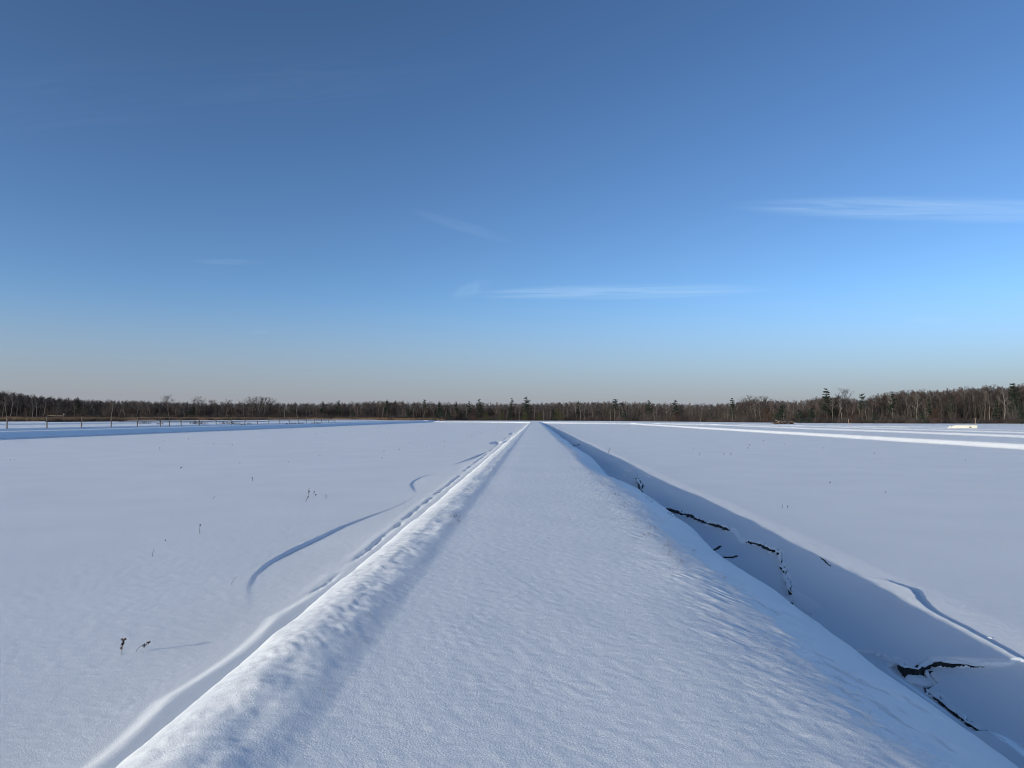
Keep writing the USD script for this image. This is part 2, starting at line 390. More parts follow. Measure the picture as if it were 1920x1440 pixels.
snow = usdkit.material(stage, '/World/Looks/snow', {
    'g': ('geometry', {}),
    'n1': ('noise_texture', dict(scale=85.0, detail=4.0, roughness=0.65)),
    'n2': ('noise_texture', dict(scale=0.35, detail=3.0)),
    'r': ('rgb_ramp', {'ramp': [(0.3, (.78, .80, .82)), (0.7, (.83, .845, .86))]}),
    'b': ('bump', dict(strength=0.7, distance=0.0055)),
    'p': ('principled_bsdf', dict(roughness=0.75, specular_ior_level=0.25)),
}, [('g.position', 'n1.vector'), ('g.position', 'n2.vector'), ('n2.fac', 'r.fac'), ('r.color', 'p.base_color'), ('n1.fac', 'b.height'), ('b.normal', 'p.normal')], surface='p.BSDF')
v, f = grid_mesh(gx, gy, gz)
print('ground', v.shape, f.shape)


def ground_mesh(name, v, f, mat):
    """One quad mesh with the grid's own smooth normals."""
    m = UsdGeom.Mesh.Define(stage, numbered('/World', name))
    m.CreatePointsAttr(Vt.Vec3fArray.FromNumpy(v.astype(np.float32)))
    m.CreateFaceVertexCountsAttr(Vt.IntArray.FromNumpy(np.full(len(f), 4, np.int32)))
    m.CreateFaceVertexIndicesAttr(Vt.IntArray.FromNumpy(f.astype(np.int32).ravel()))
    m.CreateSubdivisionSchemeAttr('none')
    h, w = gx.shape
    p = v.reshape(h, w, 3)
    du = np.gradient(p[..., 2], axis=1) / np.gradient(p[..., 0], axis=1)
    dv = np.gradient(p[..., 2], axis=0) / np.gradient(p[..., 1], axis=0)
    n = np.stack([-du, -dv, np.ones_like(du)], -1); n /= np.linalg.norm(n, axis=-1, keepdims=True)
    m.CreateNormalsAttr(Vt.Vec3fArray.FromNumpy(n.reshape(-1, 3).astype(np.float32)))
    m.SetNormalsInterpolation('vertex')
    UsdShade.MaterialBindingAPI.Apply(m.GetPrim()).Bind(mat)
    return m.GetPrim()


tag(ground_mesh('snow_ground', v, f, snow), kind='structure')

# ---------------------------------------------------------------- mesh helpers
def tubes(p0, p1, r0, r1, n=3, tip=False):
    """Tapered n-sided sticks as one (vertices, triangles) pair."""
    p0, p1 = np.asarray(p0, float), np.asarray(p1, float)
    r0, r1 = np.broadcast_to(r0, len(p0)).astype(float), np.broadcast_to(r1, len(p0)).astype(float)
    d = p1 - p0; d /= np.maximum(np.linalg.norm(d, axis=1, keepdims=True), 1e-9)
    ref = np.where(np.abs(d[:, 2:]) < .9, [[0, 0, 1.0]], [[1.0, 0, 0]])
    a = np.cross(d, ref); a /= np.linalg.norm(a, axis=1, keepdims=True); b = np.cross(d, a)
    ang = np.arange(n) * 2 * np.pi / n
    ring = a[:, None] * np.cos(ang)[None, :, None] + b[:, None] * np.sin(ang)[None, :, None]
    lo = p0[:, None] + ring * r0[:, None, None]
    if tip:
        v = np.concatenate([lo, p1[:, None]], 1); m = n + 1
        f = np.array([[k, (k + 1) % n, n] for k in range(n)])
    else:
        v = np.concatenate([lo, p1[:, None] + ring * r1[:, None, None]], 1); m = 2 * n
        f = np.array([t for k in range(n) for t in ([k, (k + 1) % n, n + (k + 1) % n], [k, n + (k + 1) % n, n + k])])
    f = f[:, ::-1]
    return v.reshape(-1, 3), (f[None] + (np.arange(len(p0)) * m)[:, None, None]).reshape(-1, 3)


def join(*meshes):
    vs, fs, n = [], [], 0
    for v, f in meshes:
        v, f = np.asarray(v, float), np.asarray(f, int)
        if f.shape[1] == 4:
            f = np.vstack([f[:, [0, 1, 2]], f[:, [0, 2, 3]]])
        vs.append(v); fs.append(f + n); n += len(v)
    return np.vstack(vs), np.vstack(fs)


def pipe(points, radii, n=8, cap=True):
    """One bent, tapered round stick through the points."""
    pts, radii = np.asarray(points, float), np.broadcast_to(radii, len(points)).astype(float)
    t = np.gradient(pts, axis=0); t /= np.linalg.norm(t, axis=1, keepdims=True)
    ref = np.array([1.0, 0, 0]) if abs(t[0, 2]) > .8 else np.array([0, 0, 1.0])
    vs = []
    for p, d, r in zip(pts, t, radii):
        a = np.cross(d, ref); a /= np.linalg.norm(a); b = np.cross(d, a)
        ang = np.arange(n) * 2 * np.pi / n
        vs.append(p + r * (np.cos(ang)[:, None] * a + np.sin(ang)[:, None] * b))
    v = np.vstack(vs); f = []
    for k in range(len(pts) - 1):
        for j in range(n):
            a, b = k * n + j, k * n + (j + 1) % n
            f += [[a, a + n, b + n], [a, b + n, b]]
    if cap:
        v = np.vstack([v, pts[:1], pts[-1:]])
        c0, c1, e = len(v) - 2, len(v) - 1, (len(pts) - 1) * n
        f += [[c0, j, (j + 1) % n] for j in range(n)] + [[c1, e + (j + 1) % n, e + j] for j in range(n)]
    return v, np.array(f)


def unit(v):
    return v / np.linalg.norm(v)


# ---------------------------------------------------------------- materials
bark_grey = look('bark_grey', (.20, .165, .14), .95, color2=(.10, .082, .072), scale=2.5)
bark_pale = look('bark_pale', (.32, .285, .245), .9, color2=(.20, .17, .15), scale=3.0)
bark_dark = look('bark_dark', (.075, .06, .05), .95, color2=(.045, .036, .03), scale=3.0)
twig_brown = look('twig_brown', (.075, .060, .055), .95, color2=(.052, .042, .040), scale=.6)
twig_red = look('twig_red', (.095, .060, .048), .95, color2=(.06, .042, .037), scale=.6)
twig_grey = look('twig_grey', (.115, .10, .088), .95, color2=(.075, .064, .058), scale=.6)
needles = look('needles', (.012, .023, .014), .8, color2=(.022, .036, .020), scale=1.2)
needles_dark = look('needles_dark', (.012, .022, .015), .8, color2=(.020, .034, .020), scale=1.2)
needles_olive = look('needles_olive', (.075, .078, .022), .85, color2=(.045, .055, .020), scale=1.5)
leaves_rust = look('leaves_rust', (.085, .046, .030), .9, color2=(.055, .034, .025), scale=1.5)
reed = look('reed', (.26, .17, .095), .9, color2=(.17, .105, .06), scale=.3)
reed_dark = look('reed_dark', (.10, .066, .045), .9, color2=(.06, .042, .032), scale=.3)
wood_grey = look('wood_grey', (.20, .155, .115), .9, color2=(.11, .085, .066), scale=5.0)
wood_pale = look('wood_pale', (.42, .32, .22), .85, color2=(.28, .21, .15), scale=5.0)
weed_brown = look('weed_brown', (.055, .036, .026), .9, color2=(.03, .021, .017), scale=30)
straw = look('straw', (.13, .085, .058), .9, color2=(.06, .04, .032), scale=20)
cream = look('cream_plastic', (.60, .575, .49), .5, color2=(.55, .53, .45), scale=1.5)
black_hole = look('dark_opening', (.015, .015, .014), .8)
ice_dark = look('dark_ice', (.009, .010, .011), .6, color2=(.030, .031, .029), scale=14.0, bump=.008, bscale=40, spec=.25)
log_red = look('log_bark', (.065, .045, .038), .9, color2=(.05, .03, .025), scale=2)
log_end = look('log_end', (.42, .36, .30), .9)

# ---------------------------------------------------------------- broken ice along the ditch
def ice_edge(line, label, lip=.030, thick=.05, proud=.014, seed=0, depth=.03, grow=1.0, env=None, cap=True):
    """The dark broken face of an ice sheet under its snow: a jagged solid that follows the crack."""
    rg = np.random.default_rng(seed)
    p = roughen(line, .035 if line[:, 1].mean() < 30 else .3, .004, seed + 50)
    t = np.gradient(p, axis=0); t /= np.linalg.norm(t, axis=1, keepdims=True)
    nrm = np.stack([-t[:, 1], t[:, 0]], 1)
    reach = .05 + .003 * p[:, 1:2]
    za = height(*(p + nrm * reach).T[:, None, :], detail=False)[0]
    zb = height(*(p - nrm * reach).T[:, None, :], detail=False)[0]
    sgn = np.where(np.mean(za - zb) > 0, 1.0, -1.0)         # nrm * sgn points to the high side
    hi, lo = np.maximum(za, zb), np.minimum(za, zb)
    f = np.linspace(0, 1, len(p)); ends = np.minimum(1, np.minimum(f, 1 - f) / .06)
    k = meshkit.noise(np.stack([np.arange(len(p)) / 3.0, np.zeros(len(p)) + seed, np.zeros(len(p))], -1), 5) - .5
    k2 = meshkit.noise(np.stack([np.arange(len(p)) / 9.0, np.zeros(len(p)) + seed, np.ones(len(p))], -1), 6)
    front = (proud + min(.014, proud) * k + .0006 * p[:, 1] * (proud > .005)) * ends
    top = np.maximum(hi - lip - .008 * rg.random(len(p)), lo + .004)
    top = lo + (top - lo) * ends * np.clip(.55 + .75 * k2, 0, 1) * grow
    if env is not None:
        e_ = np.interp(f, *env)
        top = lo + (top - lo) * e_; front = front * np.clip(e_ * 1.5, .1, 1)
    A = p - nrm * sgn * front[:, None]; B = p + nrm * sgn * thick
    bot = lo - depth
    ring = np.stack([np.c_[A, bot], np.c_[A + nrm * sgn * .004, top], np.c_[B, top + .004], np.c_[B, bot]], 1)
    v = ring.reshape(-1, 3); fcs = []
    for a in range(len(p) - 1):
        for j in range(4):
            q, r = a * 4 + j, a * 4 + (j + 1) % 4
            fcs.append([q, r, r + 4, q + 4])
    e = (len(p) - 1) * 4
    fcs += [[3, 2, 1, 0], [e, e + 1, e + 2, e + 3]]
    fcs = np.array(fcs)
    if sgn > 0:
        fcs = fcs[:, ::-1]
    root = thing('ice_edge', label, 'ice')
    obj('ice_face', (v, fcs), ice_dark, root)
    if not cap:
        return root
    # the snow crust that overhangs the broken face
    far = 1 + .02 * p[:, 1].mean()
    rad = .016 * far * np.clip(.25 + 1.5 * meshkit.noise(np.stack([np.arange(len(p)) / 2.6, np.zeros(len(p)) + seed, np.zeros(len(p)) + 4], -1), 7), .3, 1.5) * np.clip(np.minimum(f, 1 - f) * 14 + .15, 0, 1)
    ctr = np.c_[p - nrm * sgn * (front * .75 + .1 * rad)[:, None], np.maximum(top, lo + .01) + .45 * rad + .004]
    keep = np.r_[0:len(p):1]
    lv, lf = pipe(ctr[keep], np.maximum(rad[keep], .003), 9)
    jit = meshkit.fbm(lv * [30 / far, 30 / far, 30 / far], 3, 9) - .5
    lv = lv + np.array([0, 0, 1.0]) * (jit * .016 * far)[:, None]
    usdkit.mesh(stage, numbered(str(root.GetPath()), 'snow_lip'), (lv, lf), snow, smooth=True)
    return root


ice_edge(crack_a, 'long dark broken ice edge under snow, farther of the two long cracks in the ditch', seed=1, proud=.03)
ice_edge(crack_b, 'curved dark ice edge that bends towards the dike around the big sunken slab', seed=2, proud=.022, env=([0, .1, .42, .5, .85, 1], [.7, 1, 1, .8, .75, 1]))
ice_edge(crack_c, 'thick black front edge of the sunken slab, hanging over a hollow by the dike', seed=3, proud=.02, thick=.1, lip=.03, grow=.7, env=([0, .3, .8, 1], [.3, .9, 1, .8]))
ice_edge(crack_e, 'wide dark torn gap in the ice nearest the camera at the lower right', seed=4, proud=.022, grow=1.15, env=([0, .05, .1, .25, .33, .56, .68, .78, .9, 1], [.5, .5, .1, .2, 1, 1, .8, .5, .35, .3]))
ice_edge(crack_f, 'short dark crack beside the lump of snow at the nearest torn gap', seed=5, proud=.01, lip=.012)
ice_edge(crack_g[:len(crack_g) * 6 // 10], 'dark undercut edge of the nearest slab, running towards the bottom right corner', seed=6, proud=.016, grow=.85, env=([0, .15, .5, .75, 1], [.3, 1, .9, .35, .1]))
ice_edge(crack_i, 'tiny dark slit near the edge of the dike shadow', seed=8, lip=.004, proud=.004, thick=.008, grow=.8, cap=False)
ice_edge(crack_j, 'dark jagged end of a far sunken slab where the ditch narrows', seed=9, proud=.03, grow=1.15, env=([0, .1, .3, .45, 1], [.8, .5, .25, 1, 1]))
ice_edge(crack_k, 'farthest dark streak of broken ice, close to the dike end', seed=10, proud=.2, lip=.01)
ice_edge(crack_k2, 'short dark streak just below the farthest streak of broken ice', seed=21, proud=.2, lip=.01)
for q_, (s_, lab) in enumerate(zip(slit_d, ['left dark eye shaped slit between snow slab and dike slope', 'right dark eye shaped slit with a snow lid above it', 'smallest dark hole below the two eye shaped slits'])):
    ice_edge(s_, lab, seed=31 + q_, lip=.008, proud=.02, thick=.035, depth=.01)

# snow lids over the two slits and crumbs of broken snow crust beside the cracks
rng = np.random.default_rng(77)


def crumb(x, y, size, label, group=None):
    m = trimesh.creation.icosphere(2, 1.0)
    p = m.vertices * [1.3, 1.0, .55]
    p *= 1 + .7 * (meshkit.fbm(p * 1.4 + rng.random(3) * 50, 3) - .5)[:, None]
    a = rng.random() * 6.28
    R = np.array([[math.cos(a), -math.sin(a), 0], [math.sin(a), math.cos(a), 0], [0, 0, 1]])
    z = zat(x, y)
    return tag(obj('snow_lump', ((p * size) @ R.T + [x, y, z + size * .2], m.faces), snow, smooth=True), label, 'snow lump', group)


for px, py, s_, lab in [(1722, 1240, .10, 'peaked lump of snow standing in the nearest torn gap'), (1648, 1208, .05, 'snow lump at the left end of the nearest torn gap'), (1668, 1222, .04, 'snow lump in front of the left part of the nearest torn gap'),
                        (1303, 966, .05, 'snow lump lodged in the middle of the far long crack'), (1325, 973, .05, 'snow lump in the right half of the far long crack'), (1444, 1027, .04, 'snow lump on the lip of the curved ice edge'),
                        (1857, 1207, .022, 'small bright crumb on the raised crack beyond the nearest slab')]:
    g = ground(px, py, -.84)
    crumb(g[0], g[1], s_, lab)

# ---------------------------------------------------------------- trees
def bare_tree(seed, H=14.0, spread=.30, first=.42, limbs=11, trunk_r=.17, sub=(6, 5, 4), lean=.02, up=.55, twig=.021):
    """A leafless tree: a tapered trunk with limbs, and the twigs as a second mesh."""
    rg = np.random.default_rng(seed)
    P0, P1, R0, R1 = [], [], [], []          # wood
    T0, T1, TR = [], [], []                 # twigs
    n = 9
    pts = [np.zeros(3)]
    d = unit(np.array([rg.normal(0, lean), rg.normal(0, lean), 1.0]))
    for k in range(n):
        d = unit(d + np.array([rg.normal(0, .05), rg.normal(0, .05), .12]))
        pts.append(pts[-1] + d * H * .93 / n)
    pts = np.array(pts); rad = trunk_r * (1 - np.linspace(0, 1, n + 1)) ** .8 + .012
    rad[0] *= 1.3
    P0 += list(pts[:-1]); P1 += list(pts[1:]); R0 += list(rad[:-1]); R1 += list(rad[1:])

    def along(t):
        x = t * n; k = min(int(x), n - 1)
        return pts[k] + (pts[k + 1] - pts[k]) * (x - k)

    def branch(p, d, L, r, depth):
        m = 3 if depth < 2 else 2
        q, dd = p, d
        nodes_ = [p]
        for k in range(m):
            dd = unit(dd + rg.normal(0, .16, 3) + np.array([0, 0, .14]))
            e = q + dd * L / m
            if depth >= 2:
                T0.append(q); T1.append(e); TR.append(max(r * (1 - k / m), twig))
            else:
                P0.append(q); P1.append(e); R0.append(r * (1 - .7 * k / m)); R1.append(r * (1 - .7 * (k + 1) / m))
            q = e; nodes_.append(e)
        if depth < 3:
            cnt = sub[depth]
            for c in range(cnt):
                t = rg.uniform(.25, 1.0); x = t * m; k = min(int(x), m - 1)
                s = nodes_[k] + (nodes_[k + 1] - nodes_[k]) * (x - k)
                side = rg.normal(0, 1, 3); side[2] *= .7
                nd = unit(dd * .9 + unit(side) * .85 + np.array([0, 0, .2]))
                branch(s, nd, L * rg.uniform(.38, .62), r * .45, depth + 1)

    for k in range(limbs):
        t = first + (1 - first) * ((k + rg.random()) / limbs) ** .9
        az = k * 2.4 + rg.normal(0, .5)
        slope = up + .5 * (t - first)
        dd = unit(np.array([math.cos(az), math.sin(az), slope]))
        L = H * spread * (1.12 - .75 * (t - first) / (1 - first)) * rg.uniform(.75, 1.15)
        branch(along(t * .98), dd, L, trunk_r * .42 * (1.1 - t * .7), 0)
    wood = tubes(P0, P1, R0, R1, 5)
    tw = tubes(T0, T1, np.array(TR), 0, 3, tip=True)
    return wood, tw


def pine_tree(seed, H=16.0, spread=.2, first=.3, tiers=13, blades=46, droop=.0, irregular=.5, trunk_r=.2):
    """An evergreen: trunk, and tiers of boughs whose needles are many small faces."""
    rg = np.random.default_rng(seed)
    z = np.linspace(0, H, 8)
    wob = np.cumsum(rg.normal(0, .06, (8, 2)), 0)
    tr = pipe(np.c_[wob, z], trunk_r * (1 - z / H) ** .8 + .015, 7)
    P0, P1, R0, tri = [], [], [], []
    for k in range(tiers):
        t = first + (1 - first) * (k + .5 * rg.random()) / tiers
        env = (1 - t) / (1 - first)
        L0 = H * spread * (env ** .75 * .9 + .13)
        for b in range(rg.integers(4, 7)):
            if rg.random() < .12:
                continue
            az = rg.uniform(0, 6.283); L = L0 * rg.uniform(1 - irregular, 1 + irregular * .5)
            rise = rg.uniform(.05, .4) - droop
            base = np.array([np.interp(t * H, z, wob[:, 0]), np.interp(t * H, z, wob[:, 1]), t * H])
            d = unit(np.array([math.cos(az), math.sin(az), rise]))
            tip = base + d * L + np.array([0, 0, .12 * L])
            P0.append(base); P1.append(tip); R0.append(.05 * (1.2 - t))
            s = rg.uniform(.22, 1.05, blades)[:, None]
            c = base + (tip - base) * s + rg.normal(0, 1, (blades, 3)) * [.17 * L, .17 * L, .05 * L + .05] * (1.2 - .6 * s)
            u = rg.normal(0, 1, (blades, 3)) + d * 1.2; u /= np.linalg.norm(u, axis=1, keepdims=True)
            w = rg.normal(0, 1, (blades, 3)) * [1, 1, .6]; w -= (w * u).sum(1, keepdims=True) * u; w /= np.linalg.norm(w, axis=1, keepdims=True)
            ln = rg.uniform(.22, .46, (blades, 1)) * (H / 14) ** .5; wd = ln * .34
            tri.append(np.stack([c - u * ln * .5 - w * wd * .5, c - u * ln * .4 + w * wd * .5, c + u * ln * .6], 1))
    tri = np.concatenate(tri)
    crown = (tri.reshape(-1, 3), np.arange(len(tri) * 3).reshape(-1, 3))
    return tr, tubes(P0, P1, np.array(R0), .008, 4), crown


CLASSES = stage.CreateClassPrim('/World/Prototypes')


def proto(name, parts):
    """A class prim whose children are the named parts; copies reference it."""
    root = UsdGeom.Xform.Define(stage, f'/World/Prototypes/{name}')
    for pn, mesh, mat in parts:
        usdkit.mesh(stage, numbered(f'/World/Prototypes/{name}', pn), mesh, mat)
    return f'/World/Prototypes/{name}'


def place(name, path, loc, rz, scale, label, cat, group=None):
    o = thing(name, label, cat, loc, rz, scale, group)
    o.GetReferences().AddInternalReference(path)
    o.SetInstanceable(True)
    return o


bares = []
for k in range(6):
    wood, tw = bare_tree(100 + k, first=[.40, .46, .36, .5, .42, .38][k], spread=[.24, .20, .27, .19, .23, .25][k], trunk_r=[.17, .15, .19, .14, .16, .18][k], limbs=[11, 10, 12, 9, 11, 12][k])
    bares.append((wood, tw, proto(f'bare_tree_kind_{k}', [('trunk', wood, [bark_grey, bark_pale, bark_grey, bark_pale, bark_dark, bark_grey][k]), ('crown', tw, [twig_brown, twig_grey, twig_brown, twig_grey, twig_brown, twig_red][k])])))
poles = []
for k in range(3):
    wood, tw = bare_tree(140 + k, H=11, first=.5, spread=.13, limbs=10, trunk_r=.085, sub=(4, 4, 3), twig=.013)
    poles.append((wood, tw, proto(f'sapling_kind_{k}', [('trunk', wood, bark_pale), ('crown', tw, [twig_red, twig_grey, twig_brown][k])])))
oaks = []
for k in range(3):
    wood, tw = bare_tree(170 + k, H=14, first=.40, spread=.36, limbs=13, trunk_r=.22, sub=(6, 5, 4), up=.7, twig=.015)
    oaks.append(proto(f'spreading_tree_kind_{k}', [('trunk', wood, bark_dark), ('crown', tw, twig_brown)]))
pines = []
for k, kw in enumerate([dict(spread=.19, first=.28, tiers=13), dict(spread=.15, first=.12, tiers=16, irregular=.35), dict(spread=.21, first=.48, tiers=9, irregular=.7), dict(spread=.19, first=.35, tiers=12, irregular=.45), dict(spread=.21, first=.12, tiers=15, irregular=.25)]):
    tr, br, cr = pine_tree(200 + k, blades=100, **kw)
    pines.append(proto(f'pine_kind_{k}', [('trunk', tr, bark_dark), ('boughs', br, bark_dark), ('crown', cr, needles if k != 1 else needles_dark)]))
bushes = []
for k, mat in enumerate([needles_olive, leaves_rust, needles_dark]):
    tr, br, cr = pine_tree(230 + k, H=4.0, spread=.42, first=.05, tiers=9, blades=70, irregular=.45, trunk_r=.06)
    bushes.append(proto(f'bush_kind_{k}', [('stem', tr, bark_dark), ('foliage', cr, mat)]))

D_X, D_D = [-500, 0, 400, 800, 1000, 1150, 1300, 1400, 1500, 1600, 1750, 1920, 2400], [640, 600, 580, 560, 525, 485, 430, 375, 335, 312, 298, 288, 270]
TOP_X = [-400, -100, 0, 30, 60, 130, 180, 260, 290, 400, 490, 530, 560, 640, 720, 780, 860, 960, 1010, 1060, 1150, 1200, 1260, 1300, 1340, 1375, 1400, 1440, 1470, 1500, 1540, 1580, 1610, 1640, 1680, 1720, 1760, 1800, 1850, 1900, 2000, 2400]
TOP_Y = [732, 735, 733, 735, 739, 745, 748, 749, 751, 753, 752, 753, 754, 753, 750, 752, 754, 754, 754, 752, 751, 753, 755, 756, 756, 754, 748, 747, 750, 751, 743, 742, 749, 741, 734, 731, 732, 728, 724, 723, 716, 712]
wood_dist = lambda px: float(np.interp(px, D_X, D_D))
wood_top = lambda px: float(np.interp(px, TOP_X, TOP_Y))


def spot(px, dist):
    x, y = at_dist(px, dist)
    return np.array([x, y, zat(x, y) - .08])


def tall(px, top_y, dist):
    """Height of a thing whose top shows at row top_y."""
    return EYE + (784 - top_y) * dist / F_PX - zat(*at_dist(px, dist))


rg = np.random.default_rng(5)
# front of the wood: single trees one can tell apart by their trunks
front = []
px = -90.0
while px < 2010:
    dist = wood_dist(px) * (1 + rg.normal(0, .012))
    front.append((px, dist))
    px += rg.uniform(5.5, 9.5) * (560 / wood_dist(px)) ** .35
groups = [(-1e9, 640, 'bare tree in the low grey brown wood behind the rail fence', 'bare trees at the left'), (640, 1330, 'bare tree in the dark wood straight beyond the dike', 'bare trees in the middle'), (1330, 1e9, 'tall bare tree with pale trunk in the wood beyond the right banks', 'bare trees at the right')]
for px, dist in front:
    k = rg.integers(0, 6)
    top = wood_top(px) + abs(rg.normal(0, 3.0)) * (dist < 1e9)
    h = tall(px, top, dist)
    s = max(h, 5) / 14.0
    lab, grp = next((g[2], g[3]) for g in groups if g[0] <= px < g[1])
    if px > 560 and px < 1500 and rg.random() < .45:
        place('slender_tree', poles[rg.integers(0, 3)][2], spot(px, dist - 6), rg.random() * 6.28, (s * 1.0, s * 1.0, s * rg.uniform(.8, 1.05)), 'slender pale bare tree standing in front of the darker wood', 'tree', 'slender trees before the wood')
        continue
    place('bare_tree', bares[k][2], spot(px, dist), rg.random() * 6.28, (s * rg.uniform(.85, 1.15), s * rg.uniform(.85, 1.15), s), lab, 'tree', grp)
print('front trees', len(front))

for px, top, k, s, lab in [(310, 742, 0, 1.0, 'tallest round crowned bare tree rising above the left wood'), (371, 744, 1, .9, 'second round crowned bare tree right of the tallest one at left'), (398, 750, 2, .9, 'low broad bare crown just right of the second round tree'),
                           (424, 750, 0, .8, 'small broad bare crown before the row of four crowns'), (470, 745, 1, 1.0, 'first of four joined round bare crowns on the left skyline'), (480, 744.5, 2, 1.05, 'second of four joined round bare crowns on the left skyline'),
                           (493, 746, 0, .95, 'third of four joined round bare crowns on the left skyline'), (507, 746, 1, .95, 'last of four joined round bare crowns on the left skyline'), (12, 733, 2, 1.1, 'broad bare tree top at the far left edge'),
                           (1405, 743, 1, 1.0, 'rounded bare crown on the skyline left of the brush pile'), (1421, 744, 2, 1.0, 'rounded bare crown on the skyline above the brush pile'), (1585, 732, 0, .9, 'spreading bare crown right of the flat topped pine')]:
    dist = wood_dist(px) + 8
    h = tall(px, top, dist) / 14.0
    place('spreading_tree', oaks[k], spot(px, dist), rg.random() * 6.28, (h * s * 1.35, h * s * 1.35, h), lab, 'tree')

for px, top, k, w, lab in [(987, 743, 4, .95, 'tallest dark pine straight beyond the end of the dike'), (960, 749, 1, .8, 'narrow dark pine left of the tallest pine beyond the dike'), (899, 750, 4, .75, 'bushy dark pine in the left of the two before the dike end'), (880, 755, 1, .8, 'thin pine top left of the bushy pine'),
                           (855, 755, 3, .6, 'small dark pine top between slender trees'), (823, 755, 3, .7, 'low dark pine top above the slender trees'), (796, 751, 2, .6, 'round headed dark pine on the skyline left of centre'), (726, 752, 3, .9, 'wide dark pine on the skyline above the marsh end'),
                           (605, 755, 3, .8, 'low wide dark pine above the left marsh'), (635, 753, 3, .9, 'dark pine with uneven top above the left marsh'), (144, 746, 3, .6, 'single dark pine top over the left wood'), (554, 757, 3, .6, 'small dark pine top right of the four round crowns'),
                           (1154, 750, 2, .8, 'rounded dark pine right of the dike on the skyline'), (1216, 753, 3, .8, 'low dark pine between rounded and tall pines'), (1266, 752, 4, .85, 'spreading dark pine alone on the skyline right of centre'), (1085, 754, 3, .7, 'small dark pine top right of the dike end'),
                           (1374, 749, 0, .7, 'narrow pine at the start of the taller right wood'), (1551, 731, 0, .75, 'flat topped pine standing over the right wood'), (1617, 737, 2, .62, 'pine on a bare trunk in front of the right wood'), (1675, 738, 3, .6, 'dark pine half hidden among the right trunks'),
                           (1742, 748, 1, .7, 'green pine among the bare trunks left of the cream box'), (1902, 719, 0, .7, 'pine top above the wood at the right edge'), (1783, 742, 3, .7, 'dark green pine behind the cream box'), (1870, 752, 1, .8, 'green pine low in the wood near the right edge')]:
    dist = wood_dist(px) - 5
    h = tall(px, top - (0 if px in (987, 1617, 1902) else 3.0), dist) / 16.0
    place('pine_tree', pines[k], spot(px, dist), rg.random() * 6.28, (h * w * 1.55, h * w * 1.55, h), lab, 'pine tree')

for px, hgt, k, lab in [(985, 6.0, 0, 'olive green bush under the tallest pine'), (1012, 5.0, 0, 'olive green bush just right of the dike end'), (1047, 7.2, 0, 'largest yellowish green bush beyond the bog right of the dike'), (1038, 6.6, 2, 'dark bush touching the largest yellowish green bush'),
                        (941, 6.2, 0, 'yellowish green bush left of the dike end'), (912, 5.6, 0, 'greenish bush behind the far left bank end'), (888, 7.0, 1, 'rusty brown bush under the bushy pine'), (955, 5.2, 2, 'small dark evergreen beside the dike end'),
                        (1173, 6.0, 2, 'dark round evergreen at the foot of the wood right of the dike'), (1267, 5.0, 1, 'rusty bush under the spreading pine'), (1439, 6.0, 1, 'rusty red bush left of the brush pile'), (1465, 6.8, 2, 'dark evergreen thicket behind the brush pile'),
                        (1500, 5.0, 2, 'dark evergreen right of the brush pile'), (1520, 5.6, 2, 'dark evergreen below the pale trunks right of the brush pile'), (825, 7.2, 2, 'dark spruce in the slender trees left of the dike'), (818, 6.0, 2, 'lower dark spruce beside the dark spruce'), (842, 6.0, 2, 'dark small spruce before the slender trees'),
                        (660, 6.4, 2, 'dark evergreen low in the wood over the marsh end'), (763, 6.6, 2, 'dark evergreen low in the wood left of centre'), (363, 9.0, 2, 'dark green evergreen below the tallest round crown'), (1598, 3.0, 1, 'rusty low thicket below the right pines'),
                        (1638, 3.6, 2, 'green low evergreen in front of the right trunks'), (1730, 4.2, 2, 'dark evergreen at the foot of the right wood'), (1915, 5.0, 2, 'dark green evergreen at the right edge'), (1752, 5.0, 1, 'rusty brown thicket left of the cream box')]:
    dist = wood_dist(px) - (24 if hgt < 8 else 6)
    place('bush', bushes[k], spot(px, dist), rg.random() * 6.28, (hgt / 3.4, hgt / 3.4, hgt / 3.6), lab, 'bush')


def scatter(name, kind_label, cat, protos, pos, rot, scl, idx):
    """One point instancer: what nobody could count."""
    pi = UsdGeom.PointInstancer.Define(stage, f'/World/{name}')
    paths = []
    for k, parts in enumerate(protos):
        x = UsdGeom.Xform.Define(stage, f'/World/{name}/kind_{k}')
        for pn, mesh, mat in parts:
            usdkit.mesh(stage, f'/World/{name}/kind_{k}/{pn}', mesh, mat)
        paths.append(x.GetPath())
    pi.CreatePrototypesRel().SetTargets(paths)
    pi.CreatePositionsAttr(Vt.Vec3fArray.FromNumpy(np.asarray(pos, np.float32)))
    pi.CreateScalesAttr(Vt.Vec3fArray.FromNumpy(np.asarray(scl, np.float32)))
    pi.CreateOrientationsAttr(Vt.QuathArray([Gf.Quath(float(math.cos(a / 2)), 0, 0, float(math.sin(a / 2))) for a in rot]))
    pi.CreateProtoIndicesAttr(Vt.IntArray.FromNumpy(np.asarray(idx, np.int32)))
    return tag(pi.GetPrim(), kind_label, cat, kind='stuff')


